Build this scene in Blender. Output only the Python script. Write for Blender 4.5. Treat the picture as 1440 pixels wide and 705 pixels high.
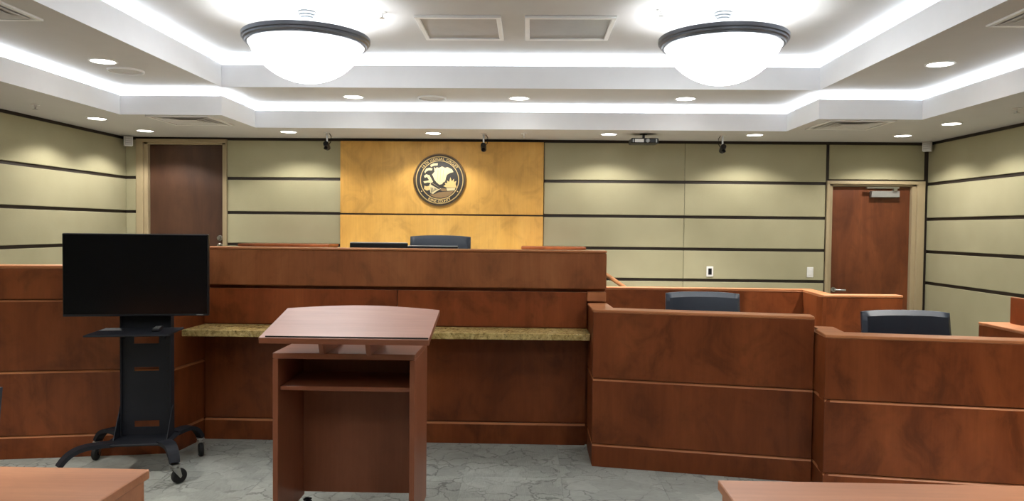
import bpy, bmesh, math, random
from mathutils import Vector, Matrix
random.seed(4)
for o in list(bpy.data.objects): bpy.data.objects.remove(o)
SC = bpy.context.scene; COL = SC.collection
PI = math.pi; R = math.radians
# ------------------------------------------------------------------ camera, world, exposure
YAW, PITCH, ROLL, FPX = 25/1040, 31/1040, 0.0102, 1040.0
CAM = Vector((0, 0, 1.55))
_w = Vector((-math.sin(YAW)*math.cos(PITCH), math.cos(YAW)*math.cos(PITCH), -math.sin(PITCH)))
_r0 = Vector((math.cos(YAW), math.sin(YAW), 0)); _u0 = _r0.cross(_w)
_r = _r0*math.cos(ROLL) + _u0*math.sin(ROLL); _u = _u0*math.cos(ROLL) - _r0*math.sin(ROLL)
cd = bpy.data.cameras.new('camera'); cam = bpy.data.objects.new('camera', cd); COL.objects.link(cam)
cd.sensor_width = 36; cd.sensor_fit = 'HORIZONTAL'; cd.lens = 36*FPX/1440; cd.clip_start = .05
cam.matrix_world = Matrix(((_r.x, _u.x, -_w.x, CAM.x), (_r.y, _u.y, -_w.y, CAM.y), (_r.z, _u.z, -_w.z, CAM.z), (0, 0, 0, 1)))
SC.camera = cam
wd = bpy.data.worlds.new('world'); SC.world = wd; wd.use_nodes = True
wd.node_tree.nodes['Background'].inputs[0].default_value = (.9, .92, 1, 1)
wd.node_tree.nodes['Background'].inputs[1].default_value = .05
vs = SC.view_settings; vs.view_transform = 'Standard'; vs.look = 'None'; vs.gamma = 1; vs.use_curve_mapping = False
vs.exposure = 0.8
STRIP_E, BOWL_E, BOWL_W, LENS_E, SPOT_W = 3.7, 5.2, 10.0, 8.0, {2.57: 32.0, 2.83: 210.0}
COOL = (.87, .935, 1.0); WARM = (1.0, .95, .87)

# ------------------------------------------------------------------ materials
def srgb(r, g, b):
    f = lambda c: c/12.92 if c <= .04045 else ((c+.055)/1.055)**2.4
    return (f(r/255), f(g/255), f(b/255), 1)
class NT:
    def __init__(s, name):
        s.m = bpy.data.materials.new(name); s.m.use_nodes = True; s.t = s.m.node_tree
        s.b = s.t.nodes['Principled BSDF']
    def n(s, typ, **k):
        x = s.t.nodes.new(typ)
        for a, v in k.items():
            if a in x.inputs: x.inputs[a].default_value = v
            else: setattr(x, a, v)
        return x
    def l(s, a, b): s.t.links.new(a, b)
    def coord(s, scale, rnd=7.0):
        tc = s.n('ShaderNodeTexCoord'); oi = s.n('ShaderNodeObjectInfo')
        mu = s.n('ShaderNodeMath', operation='MULTIPLY'); s.l(oi.outputs['Random'], mu.inputs[0]); mu.inputs[1].default_value = rnd
        ad = s.n('ShaderNodeVectorMath', operation='ADD'); s.l(tc.outputs['Object'], ad.inputs[0]); s.l(mu.outputs[0], ad.inputs[1])
        out = []
        for sc in scale:
            mp = s.n('ShaderNodeMapping'); mp.inputs['Scale'].default_value = sc; s.l(ad.outputs[0], mp.inputs['Vector']); out.append(mp.outputs[0])
        return out
    def noise(s, vec, scale=1.0, detail=4.0, rough=.55, dist=0.0):
        x = s.n('ShaderNodeTexNoise'); x.inputs['Scale'].default_value = scale; x.inputs['Detail'].default_value = detail
        x.inputs['Roughness'].default_value = rough; x.inputs['Distortion'].default_value = dist; s.l(vec, x.inputs['Vector']); return x.outputs['Fac']
    def ramp(s, fac, stops):
        x = s.n('ShaderNodeValToRGB'); e = x.color_ramp.elements
        while len(e) < len(stops): e.new(.5)
        for el, (p, c) in zip(e, stops): el.position = p; el.color = c
        s.l(fac, x.inputs[0]); return x.outputs[0]
    def mix(s, fac, a, b, mode='MIX'):
        x = s.n('ShaderNodeMix', data_type='RGBA', blend_type=mode)
        for sock, v in ((x.inputs[0], fac), (x.inputs[6], a), (x.inputs[7], b)):
            if hasattr(v, 'default_value') or hasattr(v, 'links'): s.l(v, sock)
            else: sock.default_value = v
        return x.outputs[2]
    def bump(s, h, strength=.1, dist=.01):
        x = s.n('ShaderNodeBump'); x.inputs['Strength'].default_value = strength; x.inputs['Distance'].default_value = dist
        s.l(h, x.inputs['Height']); s.l(x.outputs[0], s.b.inputs['Normal'])
def G(v): return (v, v, v, 1)
def plain(name, c, rough=.5, metal=0.0, spec=.5, var=.06):
    t = NT(name); v, = t.coord([(6, 6, 6)])
    f = t.noise(v, 1, 3); d = tuple(x*(1-var) for x in c[:3])+(1,); e = tuple(min(1, x*(1+var)) for x in c[:3])+(1,)
    t.l(t.ramp(f, [(.3, d), (.7, e)]), t.b.inputs['Base Color'])
    t.b.inputs['Roughness'].default_value = rough; t.b.inputs['Metallic'].default_value = metal
    t.b.inputs['Specular IOR Level'].default_value = spec
    return t.m
def emit(name, c, e):
    t = NT(name); t.b.inputs['Base Color'].default_value = (.9, .9, .9, 1)
    t.b.inputs['Emission Color'].default_value = tuple(c)+(1,); t.b.inputs['Emission Strength'].default_value = e
    return t.m
def wood(name, dark, mid, light, axis='z', rough=.38, blotch=.45, spec=.4, figure=1.0):
    t = NT(name)
    a = {'z': (3.2, 3.2, .7), 'x': (.6, 4.5, 4.5), 'y': (4.5, .6, 4.5)}[axis]
    g = {'z': (90, 90, 2.5), 'x': (2.5, 90, 90), 'y': (90, 2.5, 90)}[axis]
    b = {'z': (1.5, 1.5, 1.1), 'x': (1.1, 1.5, 1.5), 'y': (1.5, 1.1, 1.5)}[axis]
    va, vg, vb = t.coord([a, g, b])
    f1 = t.noise(va, figure, 5, .6, .6); f2 = t.noise(vg, 1, 3, .6); f3 = t.noise(vb, 2.8, 6, .62, .9)
    col = t.ramp(f1, [(.28, dark), (.5, mid), (.74, light)])
    bl = t.ramp(f3, [(.34, G(1-blotch)), (.5, G(1)), (.72, G(1+blotch*.45))])
    col = t.mix(1.0, col, bl, 'MULTIPLY')
    gr = t.ramp(f2, [(.3, G(.93)), (.7, G(1.04))])
    col = t.mix(1.0, col, gr, 'MULTIPLY')
    t.l(col, t.b.inputs['Base Color']); t.b.inputs['Roughness'].default_value = rough
    t.b.inputs['Specular IOR Level'].default_value = spec
    t.bump(f2, .03, .002)
    return t.m
M = {}
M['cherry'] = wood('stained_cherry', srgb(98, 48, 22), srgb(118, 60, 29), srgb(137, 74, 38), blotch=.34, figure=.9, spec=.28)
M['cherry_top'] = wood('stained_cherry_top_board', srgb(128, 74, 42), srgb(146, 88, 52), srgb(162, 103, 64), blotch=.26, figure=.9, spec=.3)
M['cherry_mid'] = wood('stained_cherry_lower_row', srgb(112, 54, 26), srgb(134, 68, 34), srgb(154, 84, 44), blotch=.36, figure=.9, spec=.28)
M['cherry_lit'] = wood('stained_cherry_lit_edge', srgb(162, 100, 62), srgb(180, 116, 74), srgb(194, 130, 86), 'x', .42, .12)  # cherry lightened so light from above is painted into caps and chamfers
M['maple'] = wood('honey_maple', srgb(190, 143, 66), srgb(202, 155, 76), srgb(212, 167, 90), 'z', .45, .2, figure=.5)
M['dark_door'] = wood('dark_door_veneer', srgb(58, 36, 26), srgb(72, 46, 33), srgb(84, 56, 41), 'z', .45, .12)
M['door'] = wood('door_veneer', srgb(82, 42, 22), srgb(106, 57, 31), srgb(128, 73, 42), 'z', .42, .18)
M['frame'] = plain('tan_door_frame', srgb(162, 146, 116), .5, var=.03)
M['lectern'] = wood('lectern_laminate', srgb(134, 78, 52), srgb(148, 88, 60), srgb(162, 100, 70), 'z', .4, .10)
M['lectern_sheen'] = wood('lectern_laminate_sheen', srgb(166, 116, 98), srgb(178, 128, 110), srgb(190, 140, 122), 'x', .42, .05, .9)  # paler than the body: paints the sheen washing over the slanted top
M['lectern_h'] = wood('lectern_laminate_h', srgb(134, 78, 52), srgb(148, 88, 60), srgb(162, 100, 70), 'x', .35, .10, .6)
M['table'] = wood('table_laminate', srgb(174, 112, 76), srgb(190, 127, 90), srgb(204, 142, 104), 'x', .4, .07, .8)
M['reveal'] = plain('dark_reveal', srgb(38, 28, 20), .6)
M['paint'] = plain('ceiling_paint', srgb(190, 189, 188), .8, spec=.2, var=.015)
M['fascia'] = plain('fascia_paint', srgb(232, 234, 238), .75, spec=.2, var=.012)
M['wallpaint'] = plain('beige_wall_paint', srgb(176, 165, 135), .8, spec=.2, var=.03)
M['black'] = plain('black_plastic', srgb(13, 14, 18), .4, spec=.4)
M['canopy'] = plain('satin_canopy', srgb(58, 62, 66), .4, .2)
M['blackmetal'] = plain('black_powder_coat', srgb(28, 30, 37), .6, .0, .3)
M['rubber'] = plain('black_rubber', srgb(16, 16, 17), .7)
M['chrome'] = plain('brushed_steel', srgb(175, 175, 172), .3, 1.0)
M['bronze'] = plain('dark_bronze', srgb(112, 116, 124), .35, .75)
M['white'] = plain('white_plastic', srgb(220, 220, 218), .45, var=.02)
M['grey'] = plain('grey_metal', srgb(150, 150, 148), .4, .4)
M['screen'] = plain('tv_glass', srgb(5, 6, 11), .18, spec=.3)
M['bowl'] = emit('lit_alabaster_glass', (.95, .985, 1), BOWL_E)
M['strip'] = emit('cove_light_diffuser', COOL, STRIP_E)
M['lens'] = emit('downlight_lens', (1, .97, .92), LENS_E)
M['gold'] = plain('seal_gold', srgb(196, 170, 112), .4, .25)
M['sealblack'] = plain('seal_black', srgb(30, 26, 22), .45)
M['sealbrown'] = plain('seal_brown', srgb(120, 96, 62), .5)
M['cream'] = plain('seal_cream', srgb(190, 177, 136), .5)
t = NT('olive_fabric')                                             # woven acoustic fabric
v1, v2 = t.coord([(1.2, 1.2, 1.2), (420, 420, 420)])
c = t.ramp(t.noise(v1, 1, 3), [(.3, srgb(152, 147, 119)), (.7, srgb(164, 159, 131))])
w = t.noise(v2, 1, 2); c = t.mix(1.0, c, t.ramp(w, [(.3, G(.93)), (.7, G(1.05))]), 'MULTIPLY')
t.l(c, t.b.inputs['Base Color']); t.b.inputs['Roughness'].default_value = .85; t.b.inputs['Specular IOR Level'].default_value = .15; t.bump(w, .08, .002)
M['fabric'] = t.m
t = NT('dark_leather')
v1, v2 = t.coord([(3, 3, 3), (260, 260, 260)])
t.l(t.ramp(t.noise(v1), [(.3, srgb(36, 44, 56)), (.7, srgb(46, 55, 68))]), t.b.inputs['Base Color'])
t.b.inputs['Roughness'].default_value = .42; t.bump(t.noise(v2, 1, 2), .15, .002)
M['leather'] = t.m
t = NT('granite')                                                  # gold-brown speckled granite
v1, v2 = t.coord([(14, 14, 14), (60, 60, 60)])
c = t.ramp(t.noise(v1, 1, 8, .75, 1.2), [(.30, srgb(104, 84, 48)), (.43, srgb(166, 142, 86)), (.58, srgb(198, 174, 116)), (.72, srgb(214, 198, 152))])
c = t.mix(1.0, c, t.ramp(t.noise(v2, 1, 4, .7), [(.34, G(.45)), (.48, G(1)), (.7, G(1.15))]), 'MULTIPLY')
t.l(c, t.b.inputs['Base Color']); t.b.inputs['Roughness'].default_value = .25
M['granite'] = t.m
t = NT('grey_carpet')                                              # grey carpet with a cracked-stone pattern
v1, v2, v3 = t.coord([(1, 1, 1), (3.2, 3.2, 3.2), (300, 24, 60)], 31.0)
d = t.n('ShaderNodeTexNoise'); d.inputs['Scale'].default_value = 7; d.inputs['Detail'].default_value = 5; t.l(v1, d.inputs['Vector'])
dm = t.n('ShaderNodeMix', data_type='RGBA', blend_type='LINEAR_LIGHT'); dm.inputs[0].default_value = .11; t.l(v1, dm.inputs[6]); t.l(d.outputs['Color'], dm.inputs[7])
vo = t.n('ShaderNodeTexVoronoi', feature='DISTANCE_TO_EDGE'); vo.inputs['Scale'].default_value = 6.5; t.l(dm.outputs[2], vo.inputs['Vector'])
crack = t.ramp(vo.outputs['Distance'], [(0, G(.52)), (.025, G(.7)), (.05, G(1))])
vc = t.n('ShaderNodeTexVoronoi'); vc.inputs['Scale'].default_value = 6.5; t.l(dm.outputs[2], vc.inputs['Vector'])
bw = t.n('ShaderNodeRGBToBW'); t.l(vc.outputs['Color'], bw.inputs[0])
cell = t.ramp(bw.outputs[0], [(.25, G(.92)), (.75, G(1.05))])
patch = t.ramp(t.noise(v2, 1, 6, .65), [(.36, G(.84)), (.62, G(1.06))])
sel = t.ramp(t.noise(v2, .8, 3), [(.42, G(.1)), (.58, G(1))])
crk = t.mix(sel, (1, 1, 1, 1), crack)
c = t.mix(1.0, srgb(170, 172, 164), patch, 'MULTIPLY'); c = t.mix(1.0, c, cell, 'MULTIPLY'); c = t.mix(1.0, c, crk, 'MULTIPLY')
st = t.noise(v3, 1, 2); c = t.mix(1.0, c, t.ramp(st, [(.3, G(.9)), (.7, G(1.08))]), 'MULTIPLY')
t.l(c, t.b.inputs['Base Color']); t.b.inputs['Roughness'].default_value = .95; t.b.inputs['Specular IOR Level'].default_value = .1; t.bump(st, .25, .004)
M['carpet'] = t.m

# ------------------------------------------------------------------ builders
def V(*a): return Vector(a)
def tag(o, label=None, cat=None, group=None, kind=None):
    for k, v in (('label', label), ('category', cat), ('group', group), ('kind', kind)):
        if v: o[k] = v
    return o
def thing(name, loc, label=None, cat=None, group=None, kind=None, rz=0):
    o = bpy.data.objects.new(name, None); COL.objects.link(o); o.empty_display_size = .1
    o.location = loc; o.rotation_euler = (0, 0, rz); return tag(o, label, cat, group, kind)
def finish(bm, mat, name, parent=None, world=False, smooth=False, origin=None):
    """link one mesh; world=True means the vertices are world coordinates"""
    off = Vector((0, 0, 0))
    if world:
        p = parent; o = Vector((0, 0, 0))
        while p: o += p.location; p = p.parent
        off = o
    if origin is not None: off = off + Vector(origin) if not world else Vector(origin)
    me = bpy.data.meshes.new(name)
    bmesh.ops.recalc_face_normals(bm, faces=bm.faces[:])
    for v in bm.verts: v.co -= off
    bm.to_mesh(me); bm.free()
    if smooth:
        for p in me.polygons: p.use_smooth = True
        try: me.set_sharp_from_angle(angle=R(35))
        except Exception: pass
    me.materials.append(M[mat] if isinstance(mat, str) else mat)
    ob = bpy.data.objects.new(name, me); COL.objects.link(ob); ob.parent = parent
    if origin is not None:
        p = parent; o = Vector((0, 0, 0))
        if world:
            while p: o += p.location; p = p.parent
        ob.location = Vector(origin)-o
    return ob
def bbox(bm, lo, hi, bev=0.0, seg=1):
    c = [(lo[i]+hi[i])/2 for i in range(3)]; s = [hi[i]-lo[i] for i in range(3)]
    r = bmesh.ops.create_cube(bm, size=1.0, matrix=Matrix.Translation(c) @ Matrix.Diagonal((*s, 1)))
    if bev > 0:
        es = list({e for v in r['verts'] for e in v.link_edges})
        bmesh.ops.bevel(bm, geom=es, offset=bev, segments=seg, affect='EDGES', profile=.5)
    return bm
def box(name, lo, hi, mat, parent=None, world=False, bev=0.0, seg=1, smooth=False, origin=None):
    return finish(bbox(bmesh.new(), lo, hi, bev, seg), mat, name, parent, world, smooth, origin)
def prism(bm, pts, z0, z1, bev=0.0):
    """vertical prism on a plan polygon"""
    a = [bm.verts.new((p[0], p[1], z0)) for p in pts]; b = [bm.verts.new((p[0], p[1], z1)) for p in pts]
    n = len(pts); fs = [bm.faces.new(a), bm.faces.new(b)]
    for i in range(n): fs.append(bm.faces.new((a[i], a[(i+1) % n], b[(i+1) % n], b[i])))
    if bev > 0: bmesh.ops.bevel(bm, geom=list({e for f in fs for e in f.edges}), offset=bev, segments=1, affect='EDGES')
    return bm
def slab(name, pts, z0, z1, mat, parent=None, world=True, bev=0.0):
    return finish(prism(bmesh.new(), pts, z0, z1, bev), mat, name, parent, world)
def strip_poly(A, B, d0, d1):
    """plan quad along A->B, from offset d0 to d1 on its left side (away from the camera for a left-to-right line)"""
    A = Vector(A); B = Vector(B); d = (B-A).normalized(); n = Vector((-d.y, d.x))
    return [A+n*d0, B+n*d0, B+n*d1, A+n*d1]
def panel_run(name, A, B, z0, z1, root, mat='cherry', t=.029, c=.013):
    """joinery panel along A->B (front face on the line), its top front edge chamfered"""
    if z1 > .9 and abs(z1-1.049) > .01: c = .0015                      # top rows meet the cap flush
    A = Vector(A); B = Vector(B); d = (B-A).normalized(); n = Vector((-d.y, d.x)); bm = bmesh.new(); rings = []
    for P in (A, B):
        rings.append([bm.verts.new(((P+n*o).x, (P+n*o).y, z)) for o, z in ((.002, z0), (0, z0+.002), (0, z1-c), (c, z1), (t, z1), (t, z0))])
    k = len(rings[0]); bm.faces.new(rings[0]); bm.faces.new(rings[1])
    for i in range(k):
        f = bm.faces.new((rings[0][i], rings[0][(i+1) % k], rings[1][(i+1) % k], rings[1][i]))
        if i == 2: f.material_index = 1  # paler chamfer face paints the highlight line along the groove
    ob = finish(bm, mat, name, root, True); ob.data.materials.append(M['cherry_lit']); return ob
def lathe(bm, prof, seg=32, mat4=None, cap=False):
    rings = []
    for r, z in prof:
        if r < 1e-6: rings.append([bm.verts.new((0, 0, z))])
        else: rings.append([bm.verts.new((r*math.cos(2*PI*i/seg), r*math.sin(2*PI*i/seg), z)) for i in range(seg)])
    for a, b in zip(rings, rings[1:]):
        for i in range(seg):
            j = (i+1) % seg
            if len(a) == 1 and len(b) == 1: break
            if len(a) == 1: bm.faces.new((a[0], b[i], b[j]))
            elif len(b) == 1: bm.faces.new((a[i], a[j], b[0]))
            else: bm.faces.new((a[i], a[j], b[j], b[i]))
    if mat4 is not None:
        for ring in rings:
            for v in ring: v.co = mat4 @ v.co
    return bm
def sweep(bm, pts, w, h, up=(0, 0, 1)):
    """rectangular bar (w across, h along up) swept through pts; w, h may be lists"""
    up = Vector(up); pts = [Vector(p) for p in pts]; rings = []
    for i, p in enumerate(pts):
        d = (pts[min(i+1, len(pts)-1)]-pts[max(i-1, 0)]).normalized()
        s = d.cross(up)
        s = s.normalized() if s.length > 1e-4 else Vector((1, 0, 0)); u = s.cross(d).normalized()
        ww = w[i] if isinstance(w, (list, tuple)) else w; hh = h[i] if isinstance(h, (list, tuple)) else h
        rings.append([bm.verts.new(p+s*ww/2*a+u*hh/2*b) for a, b in ((-1, -1), (1, -1), (1, 1), (-1, 1))])
    for a, b in zip(rings, rings[1:]):
        for i in range(4): bm.faces.new((a[i], a[(i+1) % 4], b[(i+1) % 4], b[i]))
    bm.faces.new(rings[0]); bm.faces.new(rings[-1]); return bm
def tube(bm, pts, r, seg=10):
    pts = [Vector(p) for p in pts]; rings = []; ref = Vector((0, 0, 1))
    for i, p in enumerate(pts):
        d = (pts[min(i+1, len(pts)-1)]-pts[max(i-1, 0)]).normalized()
        s = d.cross(ref)
        if s.length < 1e-3: s = d.cross(Vector((1, 0, 0)))
        s.normalize(); u = s.cross(d)
        rings.append([bm.verts.new(p+(s*math.cos(2*PI*k/seg)+u*math.sin(2*PI*k/seg))*r) for k in range(seg)])
    for a, b in zip(rings, rings[1:]):
        for i in range(seg): bm.faces.new((a[i], a[(i+1) % seg], b[(i+1) % seg], b[i]))
    bm.faces.new(rings[0]); bm.faces.new(rings[-1]); return bm
def flat_xz(bm, pts, y0, y1):
    """outline in x-z, extruded along y"""
    a = [bm.verts.new((p[0], y0, p[1])) for p in pts]; b = [bm.verts.new((p[0], y1, p[1])) for p in pts]
    n = len(pts); bm.faces.new(a); bm.faces.new(b)
    for i in range(n): bm.faces.new((a[i], a[(i+1) % n], b[(i+1) % n], b[i]))
    return bm
def copy_tree(o, parent=None):
    c = o.copy(); COL.objects.link(c); c.parent = parent
    for ch in list(o.children): copy_tree(ch, c)
    return c

# ------------------------------------------------------------------ room shell
XL, XR, YB, YF = -4.70, 4.50, 8.50, -4.0          # left, right, back and rear walls
Z0, Z1, Z2 = 2.57, 2.83, 3.14                     # soffit, middle and upper ceiling
floor = box('floor', (XL-.15, YF-.15, -.12), (XR+.15, YB+.17, -.012), 'carpet')
tag(floor, 'grey carpet floor with a cracked stone pattern', 'floor', kind='structure')
TS = .61
tile0 = None
for i in range(15):
    for j in range(20):
        x0 = XL+.03+i*TS; y0 = YF+.02+j*TS
        if y0 < -.4 or y0 > 6.3: continue
        if tile0 is None:
            tile0 = box('carpet_tile', (-TS/2+.0008, -TS/2+.0008, -.0115), (TS/2-.0008, TS/2-.0008, 0), 'carpet', floor)
            tl = tile0
        else:
            tl = tile0.copy(); COL.objects.link(tl); tl.parent = floor
        tl.location = (x0+TS/2, y0+TS/2, 0); tl.rotation_euler = (0, 0, random.choice((0, PI/2, PI, -PI/2)))
# platform for the judge
plat = thing('floor', (-2, 7, 0), 'raised carpeted platform behind the judge bench', 'platform', kind='structure')
box('platform_deck', (XL, 5.42, 0), (.62, YB, .36), 'carpet', plat, True)
box('step', (.62, 7.25, 0), (.92, YB, .18), 'carpet', plat, True)

ROWS = [(0.0, .962), (.996, 1.317), (1.351, 1.684), (1.718, 2.080), (2.114, 2.536)]
def panel_row(wall, horizontal, span, rows, pos, out, bev=.004):
    """fabric panels on a wall; horizontal: 'x' along the back wall, 'y' along a side wall"""
    for z0, z1 in rows:
        if horizontal == 'x': box('fabric_panel', (span[0], pos-out, z0), (span[1], pos, z1), 'fabric', wall, True, bev)
        else:
            lo, hi = sorted((pos, pos+out)); box('fabric_panel', (lo, span[0], z0), (hi, span[1], z1), 'fabric', wall, True, bev)
# back wall
wb = thing('wall_back', (0, YB+.02, 0), 'back wall of olive fabric panels with dark reveals', 'wall', kind='structure')
def wall_piece(x0, x1, z0, z1): box('backing', (x0, YB+.018, z0), (x1, YB+.15, z1), 'reveal', wb, True)
wall_piece(XL-.15, -4.50, 0, Z0); wall_piece(-4.50, -3.53, 2.50, Z0); wall_piece(-3.53, 3.40, 0, Z0); wall_piece(3.40, 4.36, 2.11, Z0); wall_piece(4.36, XR+.15, 0, Z0)
panel_row(wb, 'x', (XL+.0005, -4.573), ROWS, YB+.018, .018)
panel_row(wb, 'x', (-3.512, -2.19), ROWS, YB+.018, .018)
panel_row(wb, 'x', (.155, 1.756), ROWS, YB+.018, .018)
panel_row(wb, 'x', (1.760, 3.352), ROWS, YB+.018, .018)
box('fabric_panel', (3.388, YB, 2.145), (4.452, YB+.018, 2.536), 'fabric', wb, True, .004)
# side walls
for side, X, out, nm in (('left', XL, .018, 'left wall of olive fabric panels beside the tall dark door'), ('right', XR, -.018, 'right wall of olive fabric panels beside the door with a closer')):
    wl = thing('wall_'+side, (X, 2, 0), nm, 'wall', kind='structure')
    lo, hi = sorted((X-out*1.0, X-(.15 if out > 0 else -.15)))
    box('backing', (lo, YF-.15, 0), (hi, YB+.15, Z0), 'reveal', wl, True)
    ys = [YB+.016, 6.08, 3.64, 1.20, -1.24, YF+.004]
    for a, b in zip(ys, ys[1:]):
        panel_row(wl, 'y', (b+.002, a-.002), ROWS, X-out, out)
box('wall_rear', (XL-.15, YF-.15, 0), (XR+.15, YF, Z0), 'wallpaint')
tag(bpy.data.objects['wall_rear'], 'plain beige wall at the public end of the courtroom', 'wall', kind='structure')
# maple feature panel
fp = thing('maple_wall_panel', (-1.02, YB-.01, .36), 'tall honey maple wall panel behind the judge chair', 'wall panel')
for z0, z1 in ((.362, 1.690), (1.708, 2.536)):
    box('panel', (-2.186, YB-.030, z0), (.148, YB-.002, z1), 'maple', fp, True, .003)
box('backing', (-2.180, YB-.012, .362), (.142, YB-.001, 2.54), 'reveal', fp, True)

# ------------------------------------------------------------------ ceiling: soffit, two coves
ce = thing('ceiling', (0, 2, Z0), 'stepped white tray ceiling with two lit coves', 'ceiling', kind='structure')
OL, OR, BL, BR_, SH, BK, FR = -3.81, 3.53, -2.86, 2.605, 6.80, 7.64, -2.2
OUT = [(OL, FR), (OL, SH), (BL, SH), (BL, BK), (BR_, BK), (BR_, SH), (OR, SH), (OR, FR)]
INN = [(BL, FR+.9), (BL, SH), (BR_, SH), (BR_, FR+.9)]
def offset(poly, d):
    """grow a clockwise (seen from above, y up) plan polygon outwards by d"""
    n = len(poly); out = []
    for i in range(n):
        a, b, c = Vector(poly[i-1]), Vector(poly[i]), Vector(poly[(i+1) % n])
        d1 = (b-a).normalized(); d2 = (c-b).normalized()
        n1 = Vector((-d1.y, d1.x)); n2 = Vector((-d2.y, d2.x))
        out.append(b+(n1+n2)*d/(1+n1.dot(n2)))
    return out
def band(bm, P, zp, Q, zq):
    n = len(P)
    a = [bm.verts.new((p[0], p[1], zp)) for p in P]; b = [bm.verts.new((q[0], q[1], zq)) for q in Q]
    for i in range(n): bm.faces.new((a[i], a[(i+1) % n], b[(i+1) % n], b[i]))
def rects(name, rs, z, mat='paint', th=.02):
    bm = bmesh.new()
    for x0, y0, x1, y1 in rs: bm.faces.new([bm.verts.new(p) for p in ((x0, y0, z), (x0, y1, z), (x1, y1, z), (x1, y0, z))])
    return finish(bm, mat, name, ce, True)
E_ = .15
rects('soffit', [(XL-E_, YF-E_, OL, YB+E_), (OR, YF-E_, XR+E_, YB+E_), (OL, YF-E_, OR, FR, ), (OL, SH, BL, YB+E_), (BR_, SH, OR, YB+E_), (BL, BK, BR_, YB+E_)], Z0)
CW = .20
def cove(name, P, zb, zt, fh):
    bm = bmesh.new()
    i1 = offset(P, .022); i2 = offset(P, CW)
    band(bm, P, zb-.0, P, zb+fh); band(bm, P, zb+fh, i1, zb+fh); band(bm, i1, zb+fh, i1, zb+fh-.07)
    band(bm, i1, zb+fh-.07, i2, zb+fh-.07); band(bm, i2, zb+fh-.07, i2, zt+.005)
    finish(bm, 'fascia', name, ce, True)
cove('cove_fascia', OUT, Z0, Z1, .178)
cove('cove_fascia', INN, Z1, Z2, .205)
c_ = CW+.01
rects('middle_ceiling', [(OL-c_, FR-c_, BL, SH+c_), (BR_, FR-c_, OR+c_, SH+c_), (BL, FR-c_, BR_, FR+.9), (BL-c_, SH+c_, BR_+c_, BK+c_), (BL, SH, BR_, SH+c_)], Z1)
rects('upper_ceiling', [(BL-c_, FR+.9-c_, BR_+c_, SH+c_)], Z2)
# cove light strips (each a row of tubes behind the fascia lip)
def cove_strips(P, z, label, spans):
    for k, (A, B, cuts, lab) in enumerate(spans):
        A = Vector(A); B = Vector(B); d = (B-A); L = d.length; d.normalize()
        root = thing('cove_light', (A.x, A.y, z-.045), lab, 'light', label)
        cs = [0]+cuts+[L]
        for a, b in zip(cs, cs[1:]):
            q = strip_poly(A+d*(a+.006), A+d*(b-.006), .045, .085)
            slab('diffuser', q, z-.05, z+.012, 'strip', root)
g1 = 'cove lights along the lower fascia'; g2 = 'cove lights along the upper fascia'
zt = Z0+.178
cove_strips(OUT, zt, g1, [
    ((OL, FR+.1), (OL, SH+.09), [2.4, 4.8, 7.2], 'cove light strip on the lower tray edge beside the left wall'),
    ((OL-.05, SH), (BL-.038, SH), [], 'short cove light strip in the tray corner near the tall dark door'),
    ((BL, SH+.08), (BL, BK+.09), [], 'stub cove light strip at the tray bump near the tall dark door'),
    ((BL-.05, BK), (BR_+.05, BK), [1.95, 3.73], 'long cove light strip over the maple wall panel'),
    ((BR_, BK+.09), (BR_, SH+.08), [], 'stub cove light strip at the tray bump near the closer door'),
    ((BR_+.038, SH), (OR+.05, SH), [], 'short cove light strip in the tray corner near the closer door'),
    ((OR, SH+.09), (OR, FR+.1), [1.8, 4.2, 6.6], 'cove light strip on the lower tray edge beside the right wall')])
zt = Z1+.205
cove_strips(INN, zt, g2, [
    ((BL, FR+1), (BL, SH+.09), [2.4, 4.8], 'cove light strip on the upper tray edge, left wall side'),
    ((BL-.05, SH), (BR_+.05, SH), [1.89, 3.71], 'long cove light strip behind the bowl pendants'),
    ((BR_, SH+.09), (BR_, FR+1), [2.4, 4.8], 'cove light strip on the upper tray edge, right wall side')])

# ------------------------------------------------------------------ doors
def door(name, x0, x1, z0, ztop, label, swing, mat='door'):
    d = thing(name, ((x0+x1)/2, YB, z0), label, 'door', kind='structure')
    fl, fr = (x0-.125, x1+.06) if swing < 0 else (x0-.075, x1+.13)
    zt = ztop+.058
    bm = bmesh.new()                                        # stepped casing
    for a, b, y0, y1 in ((fl, x0-.045, -.02, .05), (x0-.05, x0, .012, .13), (x1, x1+.05, .012, .13), (x1+.045, fr, -.02, .05)):
        if b-a > .012: bbox(bm, (a, YB+y0, z0), (b, YB+y1, ztop+.03), .003)
    finish(bm, 'frame', 'door_jamb', d, True)
    bm = bmesh.new(); bbox(bm, (fl, YB-.02, ztop+.022), (fr, YB+.05, zt), .003); bbox(bm, (x0-.05, YB+.012, ztop), (x1+.05, YB+.13, ztop+.04), .003)
    finish(bm, 'frame', 'door_head', d, True)
    leaf = box('door_leaf', (x0+.003, YB+.06, z0+.008), (x1-.003, YB+.105, ztop-.003), mat, d, True, .002)
    return d, leaf
d1, leaf1 = door('door_1', -4.447, -3.573, .36, 2.487, 'tall dark brown door raised on the platform near the left wall', -1, 'dark_door')
for z in (1.404, 1.313):
    bm = lathe(bmesh.new(), [(0, -.05), (.018, -.05), (.022, -.02), (.032, -.012), (.032, 0)], 16, Matrix.Translation((-3.62, YB+.06, z)) @ Matrix.Rotation(-PI/2, 4, 'X'))
    for v in bm.verts: v.co.y = 2*(YB+.06)-v.co.y if v.co.y > YB+.06 else v.co.y
    finish(bm, 'chrome', 'door_knob' if z < 1.35 else 'deadbolt', leaf1, True, True)
d2, leaf2 = door('door_2', 3.438, 4.331, 0.0, 2.07, 'reddish brown door with a closer arm near the right wall', 1)
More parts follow.
